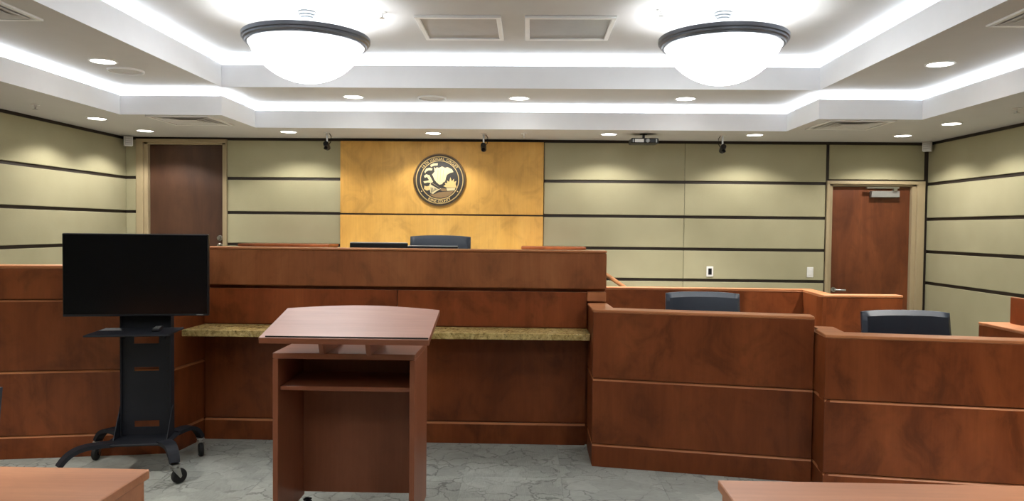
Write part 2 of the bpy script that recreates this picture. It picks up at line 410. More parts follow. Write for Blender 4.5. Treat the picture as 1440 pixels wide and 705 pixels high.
bm = bmesh.new(); bbox(bm, (3.87, YB-.005, 1.945), (4.185, YB+.06, 2.02), .006); finish(bm, 'grey', 'door_closer', leaf2, True)
bm = bmesh.new(); sweep(bm, [(3.80, YB-.02, 2.052), (4.16, YB-.02, 2.055)], .03, .018); bbox(bm, (4.10, YB-.035, 2.02), (4.14, YB+.0, 2.05)); finish(bm, 'chrome', 'closer_arm', leaf2, True)
bm = bmesh.new(); lathe(bm, [(0, -.012), (.027, -.012), (.027, 0)], 18, Matrix.Translation((3.485, YB+.06, .887)) @ Matrix.Rotation(PI/2, 4, 'X'))
for v in bm.verts: v.co.y = YB+.06-abs(v.co.y-YB-.06)
tube(bm, [(3.485, YB+.06, .887), (3.485, YB+.0, .887), (3.50, YB-.004, .887), (3.60, YB-.004, .884)], .010); finish(bm, 'chrome', 'lever_handle', leaf2, True, True)

# ------------------------------------------------------------------ panelled joinery
GAP = .012
def joinery_run(root, A, B, rows, depth=.14, cap=None, capmat='cherry_lit', splits=None, capd=None, back=True):
    """one straight run of panelled wall: carcass, panel rows with recessed joints, cap"""
    top = rows[-1][1]
    slab('carcass', strip_poly(A, B, .022, depth-.004), 0 if rows[0][0] < .2 else rows[0][0], top-.002, 'cherry', root)
    A_, B_ = Vector(A), Vector(B); L = (B_-A_).length; d = (B_-A_)/L
    for k, (z0, z1) in enumerate(rows):
        cs = [0]+list((splits or {}).get(k, []))+[L]
        for a, b in zip(cs, cs[1:]):
            panel_run('panel', A_+d*(a+.0005), A_+d*(b-.0005), z0, z1, root)
    if cap:
        slab('cap', cap, top+.001, top+.019, capmat, root, bev=.003)
# judge bench
jb = thing('judge_bench', (-.9, 5.33, 0), 'long wide cherry judge bench with an overhanging top board', 'judge bench')
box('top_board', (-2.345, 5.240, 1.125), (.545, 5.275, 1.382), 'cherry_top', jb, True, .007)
box('cap', (-2.345, 5.238, 1.384), (.547, 5.42, 1.397), 'cherry_lit', jb, True, .002)
box('carcass', (-2.42, 5.298, 0), (.54, 5.415, 1.383), 'cherry', jb, True)
for x0, x1 in ((-2.343, -.947), (-.943, .409)):
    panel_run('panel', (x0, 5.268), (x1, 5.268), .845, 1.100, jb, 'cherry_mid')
box('panel', (.412, 5.250, 1.036), (.545, 5.297, 1.104), 'cherry_lit', jb, True, .004)
panel_run('knee_panel', (-2.343, 5.278), (.409, 5.278), .159, .79, jb, t=.019)
panel_run('base_board', (-2.343, 5.270), (.409, 5.270), 0, .152, jb, t=.027)
box('desk_top', (-2.30, 5.42, 1.09), (.50, 6.0, 1.115), 'cherry', jb, True, .003)
for x in (-2.29, -.55, .46): box('desk_support', (x, 5.42, .361), (x+.03, 5.95, 1.089), 'cherry', jb, True)
# granite counter
gc = slab('granite_counter', [(-2.347, 4.925), (.414, 4.975), (.414, 5.264), (-2.334, 5.264)], .798, .842, 'granite', None, False, .003)
tag(gc, 'speckled gold brown granite counter along the judge bench', 'countertop')
# clerk desk on the left
ck = thing('clerk_desk', (-3.4, 4.8, 0), 'cherry panelled desk front behind the television cart', 'desk')
CR = [(0, .150), (.154, .577), (.582, 1.049), (1.055, 1.256)]
A0, A1, A2 = (-4.64, 4.497), (-2.397, 4.919), (-2.350, 5.290)
joinery_run(ck, A0, A1, CR, .14, [(-4.64, 4.497), (-2.397, 4.919), (-2.351, 5.28), (-2.49, 5.28), (-2.52, 5.04), (-4.66, 4.637)])
for z0, z1 in CR:
    panel_run('side_panel', A1, A2, z0, z1, ck)
slab('side_carcass', [(-2.425, 5.06), (-2.382, 5.28), (-2.49, 5.28), (-2.52, 5.05)], 0, 1.254, 'cherry', ck)
# witness box
wx = thing('witness_box', (1.0, 4.7, 0), 'taller cherry witness box wall joined to the bench end', 'witness box')
WR = [(0, .148), (.153, .577), (.582, 1.010)]
W0, W1 = (.420, 4.805), (1.745, 4.552)
joinery_run(wx, W0, W1, WR, .14, [(.414, 4.803), (1.746, 4.549), (1.772, 4.686), (.556, 4.918), (.549, 5.238), (.414, 5.238)])
for z0, z1 in WR:
    panel_run('side_panel', (.420, 5.238), (.420, 4.838), z0, z1, wx)
slab('side_carcass', [(.449, 4.95), (.545, 4.93), (.545, 5.238), (.449, 5.238)], 0, 1.008, 'cherry', wx)
# second box
sx = thing('attorney_box', (2.4, 4.3, 0), 'lower cherry panelled box stepping forward from the witness box', 'box wall')
SR = [(0, .148), (.153, .577), (.582, .936)]
S0, S1, S2 = (1.757, 4.60), (1.715, 4.295), (2.988, 4.104)
joinery_run(sx, S1, S2, SR, .14, [(1.752, 4.547), (1.713, 4.292), (2.988, 4.101), (3.010, 4.240), (1.868, 4.42), (1.905, 4.66), (1.79, 4.685), (1.772, 4.546)])
for z0, z1 in SR:
    panel_run('side_panel', S0, S1, z0, z1, sx)
slab('side_carcass', [(1.758, 4.606), (1.792, 4.60), (1.765, 4.43), (1.864, 4.42), (1.89, 4.66), (1.769, 4.66)], 0, .934, 'cherry', sx)
# partition behind the witness chair
pt = thing('partition', (1.8, 6.6, 0), 'low cherry partition behind the witness chair in front of door', 'partition')
PR = [(0, .146), (.157, 1.010)]
P0, P1, P2, P3 = (.63, 6.675), (2.440, 6.660), (2.415, 6.130), (3.080, 6.165)
joinery_run(pt, P0, P1, PR, .12, [(.63, 6.672), (2.440, 6.657), (2.415, 6.127), (3.082, 6.162), (3.082, 6.285), (2.535, 6.25), (2.56, 6.78), (.63, 6.795)])
for z0, z1 in PR:
    panel_run('side_panel', P1, P2, z0, z1, pt)
slab('side_carcass', [(2.471, 6.66), (2.446, 6.28), (2.53, 6.28), (2.55, 6.78), (2.44, 6.78)], 0, 1.008, 'cherry', pt)
slab('carcass', strip_poly(P2, P3, .022, .115), 0, 1.008, 'cherry', pt)
for z0, z1 in PR: panel_run('panel', P2, P3, z0, z1, pt)
# jury box wall on the right
jw = thing('jury_box', (3.1, 4.0, 0), 'cherry jury box wall with raised ledge by right wall', 'jury box')
slab('carcass', [(3.045, 1.2), (3.045, 5.0), (3.18, 5.0), (3.18, 1.2)], 0, .934, 'cherry', jw)
for z0, z1 in SR: panel_run('panel', (3.018, 5.0), (3.018, 1.2), z0, z1, jw, t=.026)
slab('end_panel', [(3.018, 5.001), (3.18, 5.001), (3.18, 5.02), (3.018, 5.02)], 0, .934, 'cherry', jw)
slab('cap', [(3.014, 1.2), (3.014, 5.022), (3.24, 5.022), (3.24, 1.2)], .936, .955, 'cherry_lit', jw, bev=.003)
slab('ledge_panel', [(3.185, 1.2), (3.185, 4.965), (3.215, 4.965), (3.215, 1.2)], .956, 1.13, 'cherry', jw, bev=.003)
# credenzas on the platform
for x0, x1, lab in ((-3.204, -2.20, 'low cherry credenza top beside the tall dark door'), (-.093, .671-.06, 'low cherry credenza top at the maple panel edge')):
    cr = thing('credenza', ((x0+x1)/2, 8.25, .36), lab, 'cabinet', 'credenzas behind the judge bench')
    box('body', (x0+.01, 8.07, .361), (x1-.01, 8.46, 1.325), 'cherry', cr, True)
    box('top', (x0, 8.04, 1.326), (x1, 8.465, 1.353), 'cherry', cr, True, .003)
    m_ = (x0+x1)/2
    for a, b, s in ((x0+.015, m_-.003, 1), (m_+.003, x1-.015, -1)):
        dr = box('cabinet_door', (a, 8.05, .44), (b, 8.069, 1.31), 'cherry', cr, True, .003)
        hx = m_-.05*s
        bm = bmesh.new(); tube(bm, [(hx, 8.05, 1.0), (hx, 8.025, 1.0), (hx, 8.025, 1.12), (hx, 8.05, 1.12)], .005, 8); finish(bm, 'chrome', 'handle', dr, True, True)
# handrail
hr = thing('handrail', (.9, 8.42, .36), 'tan wooden handrail on the wall by the platform step', 'handrail')
bm = bmesh.new(); tube(bm, [(.66, 8.39, 1.18), (.87, 8.39, 1.037), (1.10, 8.39, .88), (1.25, 8.39, .80)], .024, 12); finish(bm, wood('rail_oak', srgb(150, 98, 58), srgb(176, 122, 78), srgb(192, 140, 94), 'x'), 'rail', hr, True, True)
for x, z in ((.70, 1.15), (1.15, .85)):
    bm = bmesh.new(); tube(bm, [(x, 8.39, z-.02), (x, 8.41, z-.06), (x, 8.50, z-.06)], .008, 8); finish(bm, 'chrome', 'bracket', hr, True, True)

# ------------------------------------------------------------------ wall seal
sl = thing('wall_seal', (-1.039, YB-.031, 2.095), 'round black and gold court seal mounted on the maple panel', 'seal')
SRAD = .302
faceY = Matrix.Rotation(PI/2, 4, 'X')                  # lathe z axis -> -y
def disc(name, prof, mat, par): return finish(lathe(bmesh.new(), [(r*SRAD, z) for r, z in prof], 64, faceY), mat, name, par, smooth=True)
base = disc('disc', [(0, 0), (1.0, 0), (1.0, .012), (.975, .02), (.93, .02), (.92, .014), (0, .014)], 'sealbrown', sl)
field = disc('lettering_band', [(0, .0145), (.90, .0145), (.89, .018), (0, .018)], 'sealblack', sl)
for r in (.885, .725): disc('ring', [(r-.012, .0182), (r-.012, .024), (r+.012, .024), (r+.012, .0182)], 'gold', sl)
disc('rim', [(.925, .0205), (.93, .026), (.95, .026), (.955, .0205)], 'sealblack', sl)
pic = disc('picture_field', [(0, .0182), (.71, .0182), (.71, .0195), (0, .0195)], 'sealblack', sl)
def seal_poly(name, pts, mat, h0=.0196, h1=.026, par=None):
    q = [((x-377)/240*SRAD, (373-y)/240*SRAD) for x, y in pts]
    return finish(flat_xz(bmesh.new(), q, -h0, -h1), mat, name, par or sl)
eg = seal_poly('eagle', [(325, 255), (338, 268), (350, 258), (372, 262), (400, 250), (425, 262), (450, 256), (490, 275), (503, 300), (470, 310), (445, 325), (435, 350), (428, 385), (410, 395), (400, 410), (375, 415), (350, 395), (330, 370), (318, 340), (308, 325), (330, 300), (328, 275)], 'cream')
for q in ([(360, 285), (366, 285), (362, 370), (356, 368)], [(385, 275), (391, 276), (386, 380), (380, 378)], [(412, 280), (418, 281), (410, 360), (404, 360)]): seal_poly('feather', q, 'gold', .0261, .028, eg)
for q in ([(290, 238), (320, 222), (360, 220), (358, 240), (325, 244), (298, 256)], [(238, 300), (255, 270), (285, 262), (312, 268), (308, 286), (275, 286), (252, 300), (246, 314)],
          [(235, 338), (255, 322), (285, 330), (305, 365), (318, 388), (302, 402), (270, 396), (240, 404), (230, 386), (268, 380), (282, 374), (262, 346), (242, 354)]): seal_poly('ribbon', q, 'cream')
sh = seal_poly('shield', [(285, 415), (303, 395), (330, 412), (392, 450), (345, 478), (318, 500), (296, 492), (288, 455)], 'cream')
for k in range(5): seal_poly('stripe', [(297+k*15, 440+k*3), (303+k*15, 440+k*3), (306+k*10, 490-k*6), (300+k*10, 490-k*6)], 'sealblack', .0261, .0275, sh)
seal_poly('shield_chief', [(303, 397), (330, 414), (388, 448), (372, 456), (310, 422), (296, 412)], 'sealblack', .0261, .028, sh)
seal_poly('olive_branch', [(240, 425), (262, 432), (285, 425), (290, 460), (262, 470), (236, 455)], 'gold')
seal_poly('sun_rays', [(440, 440), (412, 428), (432, 415), (424, 396), (446, 402), (446, 376), (464, 390), (476, 348), (488, 384), (508, 360), (508, 390), (530, 380), (522, 408), (534, 440)], 'gold')
seal_poly('sea', [(440, 446), (522, 442), (514, 466), (446, 470)], 'cream')
seal_poly('boulder', [(392, 446), (438, 450), (440, 472), (400, 474), (384, 462)], 'sealbrown')
seal_poly('ground', [(288, 505), (330, 502), (372, 484), (430, 478), (505, 472), (478, 505), (440, 525), (390, 535), (345, 532), (310, 520)], 'sealbrown')
for a in (212, 328):
    x, z = .805*SRAD*math.cos(R(a)), .805*SRAD*math.sin(R(a))
    finish(lathe(bmesh.new(), [(0, .0182), (.007, .0182), (.006, .023), (0, .024)], 10, Matrix.Translation((x, 0, z)) @ faceY), 'gold', 'stud', sl)
glyph = {}
def glyph_mesh(ch):
    if ch not in glyph:
        cu = bpy.data.curves.new('glyph', 'FONT'); cu.body = ch; cu.align_x = 'CENTER'; cu.size = 1; cu.offset = .025; cu.resolution_u = 2
        ob = bpy.data.objects.new('glyph', cu); COL.objects.link(ob)
        me = bpy.data.meshes.new_from_object(ob.evaluated_get(bpy.context.evaluated_depsgraph_get()))
        glyph[ch] = ([tuple(v.co) for v in me.vertices], [tuple(p.vertices) for p in me.polygons])
        bpy.data.objects.remove(ob); bpy.data.meshes.remove(me); bpy.data.curves.remove(cu)
    return glyph[ch]
def arc_text(txt, a0, a1, r, size, top):
    wd_ = [{'I': .42, ' ': .6, '1': .7, 'J': .75}.get(c, 1.0) for c in txt]; tot = sum(wd_); acc = 0
    for c, w_ in zip(txt, wd_):
        th = R(a0+(a1-a0)*(acc+w_/2)/tot); acc += w_
        if c == ' ': continue
        rad = Vector((math.cos(th), math.sin(th))); tan = Vector((math.sin(th), -math.cos(th)))
        if not top: rad, tan = -rad, -tan
        vs_, fs_ = glyph_mesh(c); P = Vector((math.cos(th), math.sin(th)))*r
        vv = []; bm = bmesh.new()
        for x, y, _ in vs_:
            q = P+tan*x*size+rad*(y-.35)*size; vv.append(bm.verts.new((q.x, -.0205, q.y)))
        for f in fs_:
            try: bm.faces.new([vv[i] for i in f])
            except ValueError: pass
        finish(bm, 'gold', 'letter', sl)
arc_text('16TH JUDICIAL CIRCUIT', 146, 34, .805*SRAD, .040, True)
arc_text('KANE COUNTY', 239, 301, .805*SRAD, .040, False)

# ------------------------------------------------------------------ lectern
lc = thing('lectern', (-.897, 3.76, 0), 'red brown laminate mobile lectern with a slanted top', 'lectern')
LX0, LX1, LY0, LY1 = -1.244, -.550, 3.55, 3.98
for x0, x1 in ((LX0, LX0+.026), (LX1-.026, LX1)): box('side_panel', (x0, LY0, .085), (x1, LY1, .905), 'lectern', lc, True, .002)
box('back_panel', (LX0+.027, LY1-.024, .108), (LX1-.027, LY1-.004, .904), 'lectern', lc, True)
box('cabinet_top', (LX0, LY0-.002, .906), (LX1, LY1, .934), 'lectern_h', lc, True, .002)
box('shelf', (LX0+.027, LY0+.03, .744), (LX1-.027, LY1-.026, .766), 'lectern_h', lc, True, .002)
# slanted reading top, bowed at the rear
bm = bmesh.new(); n = 14; fr_, bk_ = [], []
x0, x1 = -1.222, -.450
def topz(y): return 1.046+(y-3.30)*.225
pts = [(x0, 3.30), (x1, 3.30), (x1, 3.70)]+[(x1+(x0-x1)*k/n, 3.70+.055*math.sin(PI*k/n)) for k in range(1, n)]+[(x0, 3.70)]
a = [bm.verts.new((p[0], p[1], topz(p[1]))) for p in pts]; b = [bm.verts.new((p[0], p[1]+.006, topz(p[1])-.028)) for p in pts]
bm.faces.new(a); bm.faces.new(b)
for i in range(len(pts)): bm.faces.new((a[i], a[(i+1) % len(pts)], b[(i+1) % len(pts)], b[i]))
bmesh.ops.bevel(bm, geom=[e for e in bm.edges if all(v in a for v in e.verts)], offset=.002, segments=1, affect='EDGES')
top = finish(bm, 'lectern_sheen', 'reading_top', lc, True); top.data.materials.append(M['lectern_h'])
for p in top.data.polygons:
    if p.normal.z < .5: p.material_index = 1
bm = bmesh.new(); sweep(bm, [(x0+.03, 3.306, topz(3.306)+.003), (x1-.002, 3.306, topz(3.306)+.003)], .006, .006); finish(bm, 'reveal', 'paper_stop', top, True)
for x in (-1.00, -.775):
    bm = bmesh.new(); q = [(3.50, .936), (3.90, .936), (3.68, topz(3.68)-.032), (3.45, topz(3.45)-.032)]
    f0 = [bm.verts.new((x, y, z)) for y, z in q]; f1 = [bm.verts.new((x+.022, y, z)) for y, z in q]
    bm.faces.new(f0); bm.faces.new(f1)
    for i in range(4): bm.faces.new((f0[i], f0[(i+1) % 4], f1[(i+1) % 4], f1[i]))
    finish(bm, 'lectern', 'top_bracket', lc, True)
def caster(parent, x, y, ztop, r, ang=0.0, steel=True):
    """caster at local x, y: fork part + wheel sub-part"""
    c = math.cos(ang); s = math.sin(ang)
    Mx = Matrix.Translation((x, y, 0)) @ Matrix.Rotation(ang, 4, 'Z')
    bm = bmesh.new(); w_ = r*.42
    bbox(bm, (-r*.5, -r*.5, ztop-.008), (r*.5, r*.5, ztop))
    lathe(bm, [(0, ztop-.008), (r*.35, ztop-.008), (r*.35, 2*r+.003), (0, 2*r+.003)], 12)
    for sd in (-1, 1):
        q = [(-.5*r, 2*r+.004), (.5*r, 2*r+.004), (.75*r, r), (.55*r, .75*r), (.35*r, r)]
        flat_xz(bm, q, sd*w_, sd*(w_+.003))
    bbox(bm, (-.5*r, -w_-.003, 2*r+.003), (.5*r, w_+.003, 2*r+.007))
    for v in bm.verts: v.co = Mx @ v.co
    fk = finish(bm, 'chrome' if steel else 'blackmetal', 'caster', parent, smooth=False)
    bm = bmesh.new(); lathe(bm, [(.25*r, -w_*.8), (.8*r, -w_*.8), (.97*r, -w_*.5), (r, 0), (.97*r, w_*.5), (.8*r, w_*.8), (.25*r, w_*.8), (.25*r, -w_*.8)], 22)
    Mw = Mx @ Matrix.Translation((.55*r, 0, r)) @ Matrix.Rotation(PI/2, 4, 'X')
    for v in bm.verts: v.co = Mw @ v.co
    finish(bm, 'rubber', 'wheel', fk, smooth=True)
for x in (LX0+.06, LX1-.04):
    for y in (LY0+.06, LY1-.06):
        cx, cy = x-lc.location.x, y-lc.location.y
        caster(lc, cx, cy, .084, .032, 1.2, False)

# ------------------------------------------------------------------ television on cart
CA = R(10); cc = Vector((-2.462, 4.555, 0))
ct = thing('tv_cart', cc, 'black steel rolling cart carrying the television', 'cart', rz=CA)
ux, uy = Vector((math.cos(CA), math.sin(CA), 0)), Vector((-math.sin(CA), math.cos(CA), 0))
def loc(p): q = Vector(p)-cc; return Vector((q.dot(ux), q.dot(uy), q.z))
FRc, BRc, BLc = loc((-2.107, 4.33, 0)), loc((-2.203, 4.888, 0)), loc((-2.836, 4.775, 0)); FLc = FRc+BLc-BRc
colx = .045                                              # column centre
# column plate with slots
def slotted(name, x0, x1, z0, z1, y0, y1, slots, mat, parent):
    bm = bmesh.new(); cuts = sorted(slots)
    zc = z0
    for (sx0, sx1, sz0, sz1) in cuts:
        bbox(bm, (x0, y0, zc), (x1, y1, sz0)); bbox(bm, (x0, y0, sz0), (sx0, y1, sz1)); bbox(bm, (sx1, y0, sz0), (x1, y1, sz1)); zc = sz1
    bbox(bm, (x0, y0, zc), (x1, y1, z1)); return finish(bm, mat, name, parent)
cw = .148
def srt(l): return sorted(l, key=lambda q: q[2])
zs = [(colx-.075, colx+.075, .262, .302), (colx-.075, colx+.075, .62, .645), (colx-.075, colx+.075, .795, .84)]
slotted('column_plate', colx-cw, colx+cw, .21, 1.30, .06, .066, zs, 'blackmetal', ct)
for s in (-1, 1): box('column_side', (colx+s*cw-.004, .04, .21), (colx+s*cw+.004, .11, 1.30), 'blackmetal', ct)
for s in (-1, 1):
    bm = bmesh.new(); q = [(.06, .211), (-.07, .211), (.055, .40)]
    xx = colx+s*(cw+.006); f0 = [bm.verts.new((xx, y, z)) for y, z in q]; f1 = [bm.verts.new((xx+.005*s, y, z)) for y, z in q]
    bm.faces.new(f0); bm.faces.new(f1)
    for i in range(3): bm.faces.new((f0[i], f0[(i+1) % 3], f1[(i+1) % 3], f1[i]))
    finish(bm, 'blackmetal', 'gusset', ct)
bm = bmesh.new()                                                     # bolts down the column edges
for s in (-1, 1):
    for k in range(9): lathe(bm, [(0, -.004), (.006, -.004), (.006, 0)], 8, Matrix.Translation((colx+s*.125, .06, .36+k*.085)) @ Matrix.Rotation(-PI/2, 4, 'X'))
tag(finish(bm, 'rubber', 'bolts', ct), kind='stuff')
box('base_plate', (colx-.19, -.15, .196), (colx+.19, .17, .21), 'blackmetal', ct, bev=.004)
for c_, sx_, sy_ in ((FRc, 1, -1), (FLc, -1, -1), (BRc, 1, 1), (BLc, -1, 1)):
    st = Vector((colx+sx_*.15, .01+sy_*.11, .203)); en = Vector((c_.x, c_.y, .125))
    pts = []
    for k in range(13):
        u = 1-(1-k/12)**1.5; p = st.lerp(en, u); p.z = .203+.010*math.sin(PI*u)-.076*u**5.5; pts.append(p)
    bm = bmesh.new(); sweep(bm, pts, [.085-.03*k/12 for k in range(13)], .024); finish(bm, 'blackmetal', 'leg', ct)
    caster(ct, c_.x, c_.y, .121, .046, R({(1, -1): 40, (-1, -1): 160, (1, 1): -70, (-1, 1): -95}[(sx_, sy_)]))
shf = box('shelf', (colx-.235, -.30, .890), (colx+.235, .038, .900), 'blackmetal', ct, bev=.003)
for xx in (colx-.125, colx+.12):
    bm = bmesh.new(); q = [(.038, .889), (-.16, .889), (.038, .83)]; f0 = [bm.verts.new((xx, y, z)) for y, z in q]; f1 = [bm.verts.new((xx+.005, y, z)) for y, z in q]
    bm.faces.new(f0); bm.faces.new(f1)
    for i in range(3): bm.faces.new((f0[i], f0[(i+1) % 3], f1[(i+1) % 3], f1[i]))
    finish(bm, 'blackmetal', 'shelf_bracket', ct)
# remote on the shelf
rm_p = cc+ux*(colx+.115)+uy*(-.10)
rm = thing('remote_control', (rm_p.x, rm_p.y, .9005), 'small black remote control on the cart shelf', 'remote', rz=CA+R(8))
box('body', (-.022, -.075, 0), (.022, .075, .018), 'black', rm, bev=.005, seg=2)
bm = bmesh.new()
for i in range(3):
    for j in range(5): bbox(bm, (-.016+i*.012, -.055+j*.022, .0182), (-.008+i*.012, -.043+j*.022, .0205))
finish(bm, 'grey', 'buttons', rm)
# television
tc_ = Vector((-2.426, 4.50, 0)); tvo = loc((tc_.x, tc_.y, 0))
tv = thing('television', (tc_.x, tc_.y, .983), 'black flat screen television mounted on the rolling cart', 'television', rz=CA)
TW, TH = .424, .511
box('housing', (-TW, 0, 0), (TW, .035, TH), 'black', tv, bev=.006, seg=2)
box('rear_cover', (-TW*.7, .0355, .06), (TW*.7, .06, TH*.75), 'black', tv, bev=.01)
scn = box('screen', (-TW+.008, -.0025, .016), (TW-.008, -.0002, TH-.008), 'screen', tv)
bm = bmesh.new(); sweep(bm, [(-TW+.004, -.002, .008), (TW-.004, -.002, .008)], .006, .006); finish(bm, 'blackmetal', 'lower_bezel', tv)
box('brand_mark', (TW-.07, -.0055, .006), (TW-.03, -.0051, .010), 'grey', tv)

# ------------------------------------------------------------------ tables
def table(x0, x1, y0, y1, label, vis):
    t_ = thing('counsel_table', ((x0+x1)/2, (y0+y1)/2, 0), label, 'table', 'counsel tables')
    box('table_top', (x0, y0, .708), (x1, y1, .740), 'table', t_, True, .003)
    for a in (x0+.012, x1-.045): box('end_panel', (a, y0+.04, 0), (a+.033, y1-.012, .7075), 'table', t_, True, .002)
    box('modesty_panel', (x0+.046, y1-.026, .2), (x1-.046, y1-.013, .7075), 'table', t_, True)
table(-2.95, -1.252, 1.86, 2.400, 'reddish laminate counsel table near the television cart', 1)
table(.618, 2.45, 1.62, 2.393, 'reddish laminate counsel table near the witness box', 1)

# ------------------------------------------------------------------ office chairs
def make_chair(name, loc_, rz, label, width, top_z, seat=.47, arms=True, flare=0.0):
    c = thing(name, loc_, label, 'chair', 'dark leather office chairs', rz=rz)
    hw = width/2
    def cushion(nm, nx, nz, f, th):
        """closed pillow: f(u,v)-> centre point, th thickness vector"""
        bm = bmesh.new(); grid = {}
        for side in (0, 1):
            for i in range(nx+1):
                for j in range(nz+1):
                    u, v = i/nx*2-1, j/nz*2-1
                    e = max(0, 1-abs(u)**14)**.5*max(0, 1-abs(v)**14)**.5
                    p, tv_ = f(u, v); grid[side, i, j] = bm.verts.new(Vector(p)+Vector(tv_)*th/2*(1 if side else -1)*(.25+.75*e))
        for side in (0, 1):
            for i in range(nx):
                for j in range(nz): bm.faces.new((grid[side, i, j], grid[side, i+1, j], grid[side, i+1, j+1], grid[side, i, j+1]))
        for i in range(nx):
            for j in (0, nz): bm.faces.new((grid[0, i, j], grid[0, i+1, j], grid[1, i+1, j], grid[1, i, j]))
        for j in range(nz):
            for i in (0, nx): bm.faces.new((grid[0, i, j], grid[0, i, j+1], grid[1, i, j+1], grid[1, i, j]))
        ob = finish(bm, 'leather', nm, c, smooth=True); return ob
    zb = seat+.10
    def back(u, v):
        uu = math.copysign(abs(u)**.75, u); z = zb+(top_z-zb)*(v*.5+.5)
        z -= .012*(u*u)*max(0, v); taper = 1-.02*(1+v)*.5-flare*(1-v)*.5
        return (uu*hw*taper, .24+.07*(v*.5+.5)-.03*u*u, z), (0, 1, 0)
    cushion('backrest', 18, 14, back, .095)
    cushion('seat', 16, 16, lambda u, v: ((math.copysign(abs(u)**.8, u)*hw*.96, -.03+math.copysign(abs(v)**.8, v)*.245, seat-.05+.01*u*u), (0, 0, 1)), .11)
    for s in ((-1, 1) if arms else ()):
        bm = bmesh.new(); x = s*(hw+.02)
        sweep(bm, [(x-.02*s, .20, seat-.06), (x, .18, seat-.02), (x, .16, seat+.16), (x, .05, seat+.195), (x, -.16, seat+.185), (x, -.20, seat+.12), (x, -.12, seat-.04), (x-.04*s, -.10, seat-.09)], .04, .03, (1, 0, 0)); finish(bm, 'black', 'armrest', c)
    bm = bmesh.new(); sweep(bm, [(0, .10, seat-.12), (0, .24, seat-.10), (0, .31, seat+.02), (0, .335, seat+.25)], .09, .02, (1, 0, 0)); finish(bm, 'black', 'back_bracket', c)
    finish(lathe(bmesh.new(), [(0, .10), (.032, .10), (.032, .26), (.018, .26), (.018, seat-.13), (.09, seat-.12), (.09, seat-.105), (0, seat-.105)], 16), 'black', 'gas_column', c, smooth=True)
    for k in range(5):
        a = 2*PI*k/5+(.3 if arms else 0); rl = 1 if arms else .88; d = Vector((math.cos(a), math.sin(a), 0))
        bm = bmesh.new(); sweep(bm, [d*.02+V(0, 0, .12), d*.14+V(0, 0, .11), d*.29*rl+V(0, 0, .085)], [.06, .05, .035], [.05, .04, .025]); lg = finish(bm, 'black', 'leg', c)
        bm = bmesh.new(); q = d*.285*rl
        for off in (-.014, .014):
            s_ = Vector((-d.y, d.x, 0))*off
            lathe(bm, [(0, -.01), (.022, -.01), (.030, -.006), (.030, .006), (.022, .01), (0, .01)], 14, Matrix.Translation(q+s_+V(0, 0, .0302)) @ Matrix.Rotation(a, 4, 'Z') @ Matrix.Rotation(PI/2, 4, 'X'))
        bbox(bm, (q.x-.008, q.y-.008, .03), (q.x+.008, q.y+.008, .08)); finish(bm, 'rubber', 'caster', lg, smooth=True)
    return c
make_chair('office_chair', (1.335, 5.45, 0), 0, 'dark leather office chair in front of the low partition', .575, 1.075)
make_chair('office_chair', (2.53, 4.75, 0), 0, 'dark leather office chair near the jury box wall', .595, 1.025)
make_chair('office_chair', (-.79, 6.25, .361), 0, 'dark leather judge chair in front of the maple panel', .545, 1.122)
make_chair('office_chair', (-1.566, 2.085, 0), PI, 'dark armless chair tucked under the counsel table near the cart', .50, 1.15, .47, False, .42)

# ------------------------------------------------------------------ monitors on the bench desk
def monitor(x, y, w, ztop, label, rz):
    m = thing('monitor', (x, y, 1.1155), label, 'monitor', 'monitors on the judge desk', rz=rz); h = ztop-1.1155
    box('housing', (-w/2, 0, h-.27), (w/2, .03, h), 'black', m, bev=.005)
    box('screen', (-w/2+.01, .0302, h-.26), (w/2-.01, .0325, h-.012), 'screen', m)
    box('top_edge', (-w/2+.004, .002, h+.0003), (w/2-.004, .028, h+.005), 'white', m)
    bm = bmesh.new(); sweep(bm, [(0, .0, h-.14), (0, -.03, h-.17), (0, -.03, .012)], .06, .02, (1, 0, 0)); finish(bm, 'black', 'stand', m)
    box('base', (-.11, -.12, 0), (.11, .06, .012), 'black', m, bev=.004)
monitor(-1.203, 5.85, .465, 1.424, 'black monitor rising above the judge bench beside the chair', R(-2))
monitor(-.765, 5.80, .40, 1.403, 'low black monitor on the judge bench in front of chair', 0)

# ------------------------------------------------------------------ wall plates
def plate(x, z, label, dark):
    p = thing('wall_plate', (x, YB, z), label, 'wall plate')
    if dark:
        box('cover', (-.038, -.012, -.058), (.038, 0, .058), 'white', p, bev=.004, seg=2); box('insert', (-.02, -.0145, -.036), (.02, -.0122, .036), 'black', p, bev=.001)
    else:
        box('cover', (-.036, -.008, -.058), (.036, 0, .058), 'white', p, bev=.004, seg=2); box('rocker', (-.016, -.013, -.033), (.016, -.0082, .033), 'white', p, bev=.002)
plate(2.06, 1.081, 'white wall plate with a black insert on fabric panel', True)
plate(3.196, 1.086, 'plain white switch plate beside the closer door', False)
# corner loudspeakers
for x, z, lab, rz in ((-4.615, 2.508, 'small white loudspeaker box in the corner by tall door', R(35)), (4.425, 2.515, 'small white loudspeaker box in the corner by closer door', R(-35))):
    s = thing('corner_speaker', (x, 8.40, z), lab, 'speaker', 'corner loudspeakers', rz=rz)
    box('cabinet', (-.045, -.04, -.058), (.045, .04, .055), 'white', s, bev=.006, seg=2)
    gr = box('grille', (-.036, -.0435, -.048), (.036, -.0402, .045), 'grey', s)
    bm = bmesh.new()
    for k in range(7): bbox(bm, (-.034, -.0455, -.044+k*.0128), (.034, -.0437, -.039+k*.0128))
    finish(bm, 'white', 'grille_bars', s)

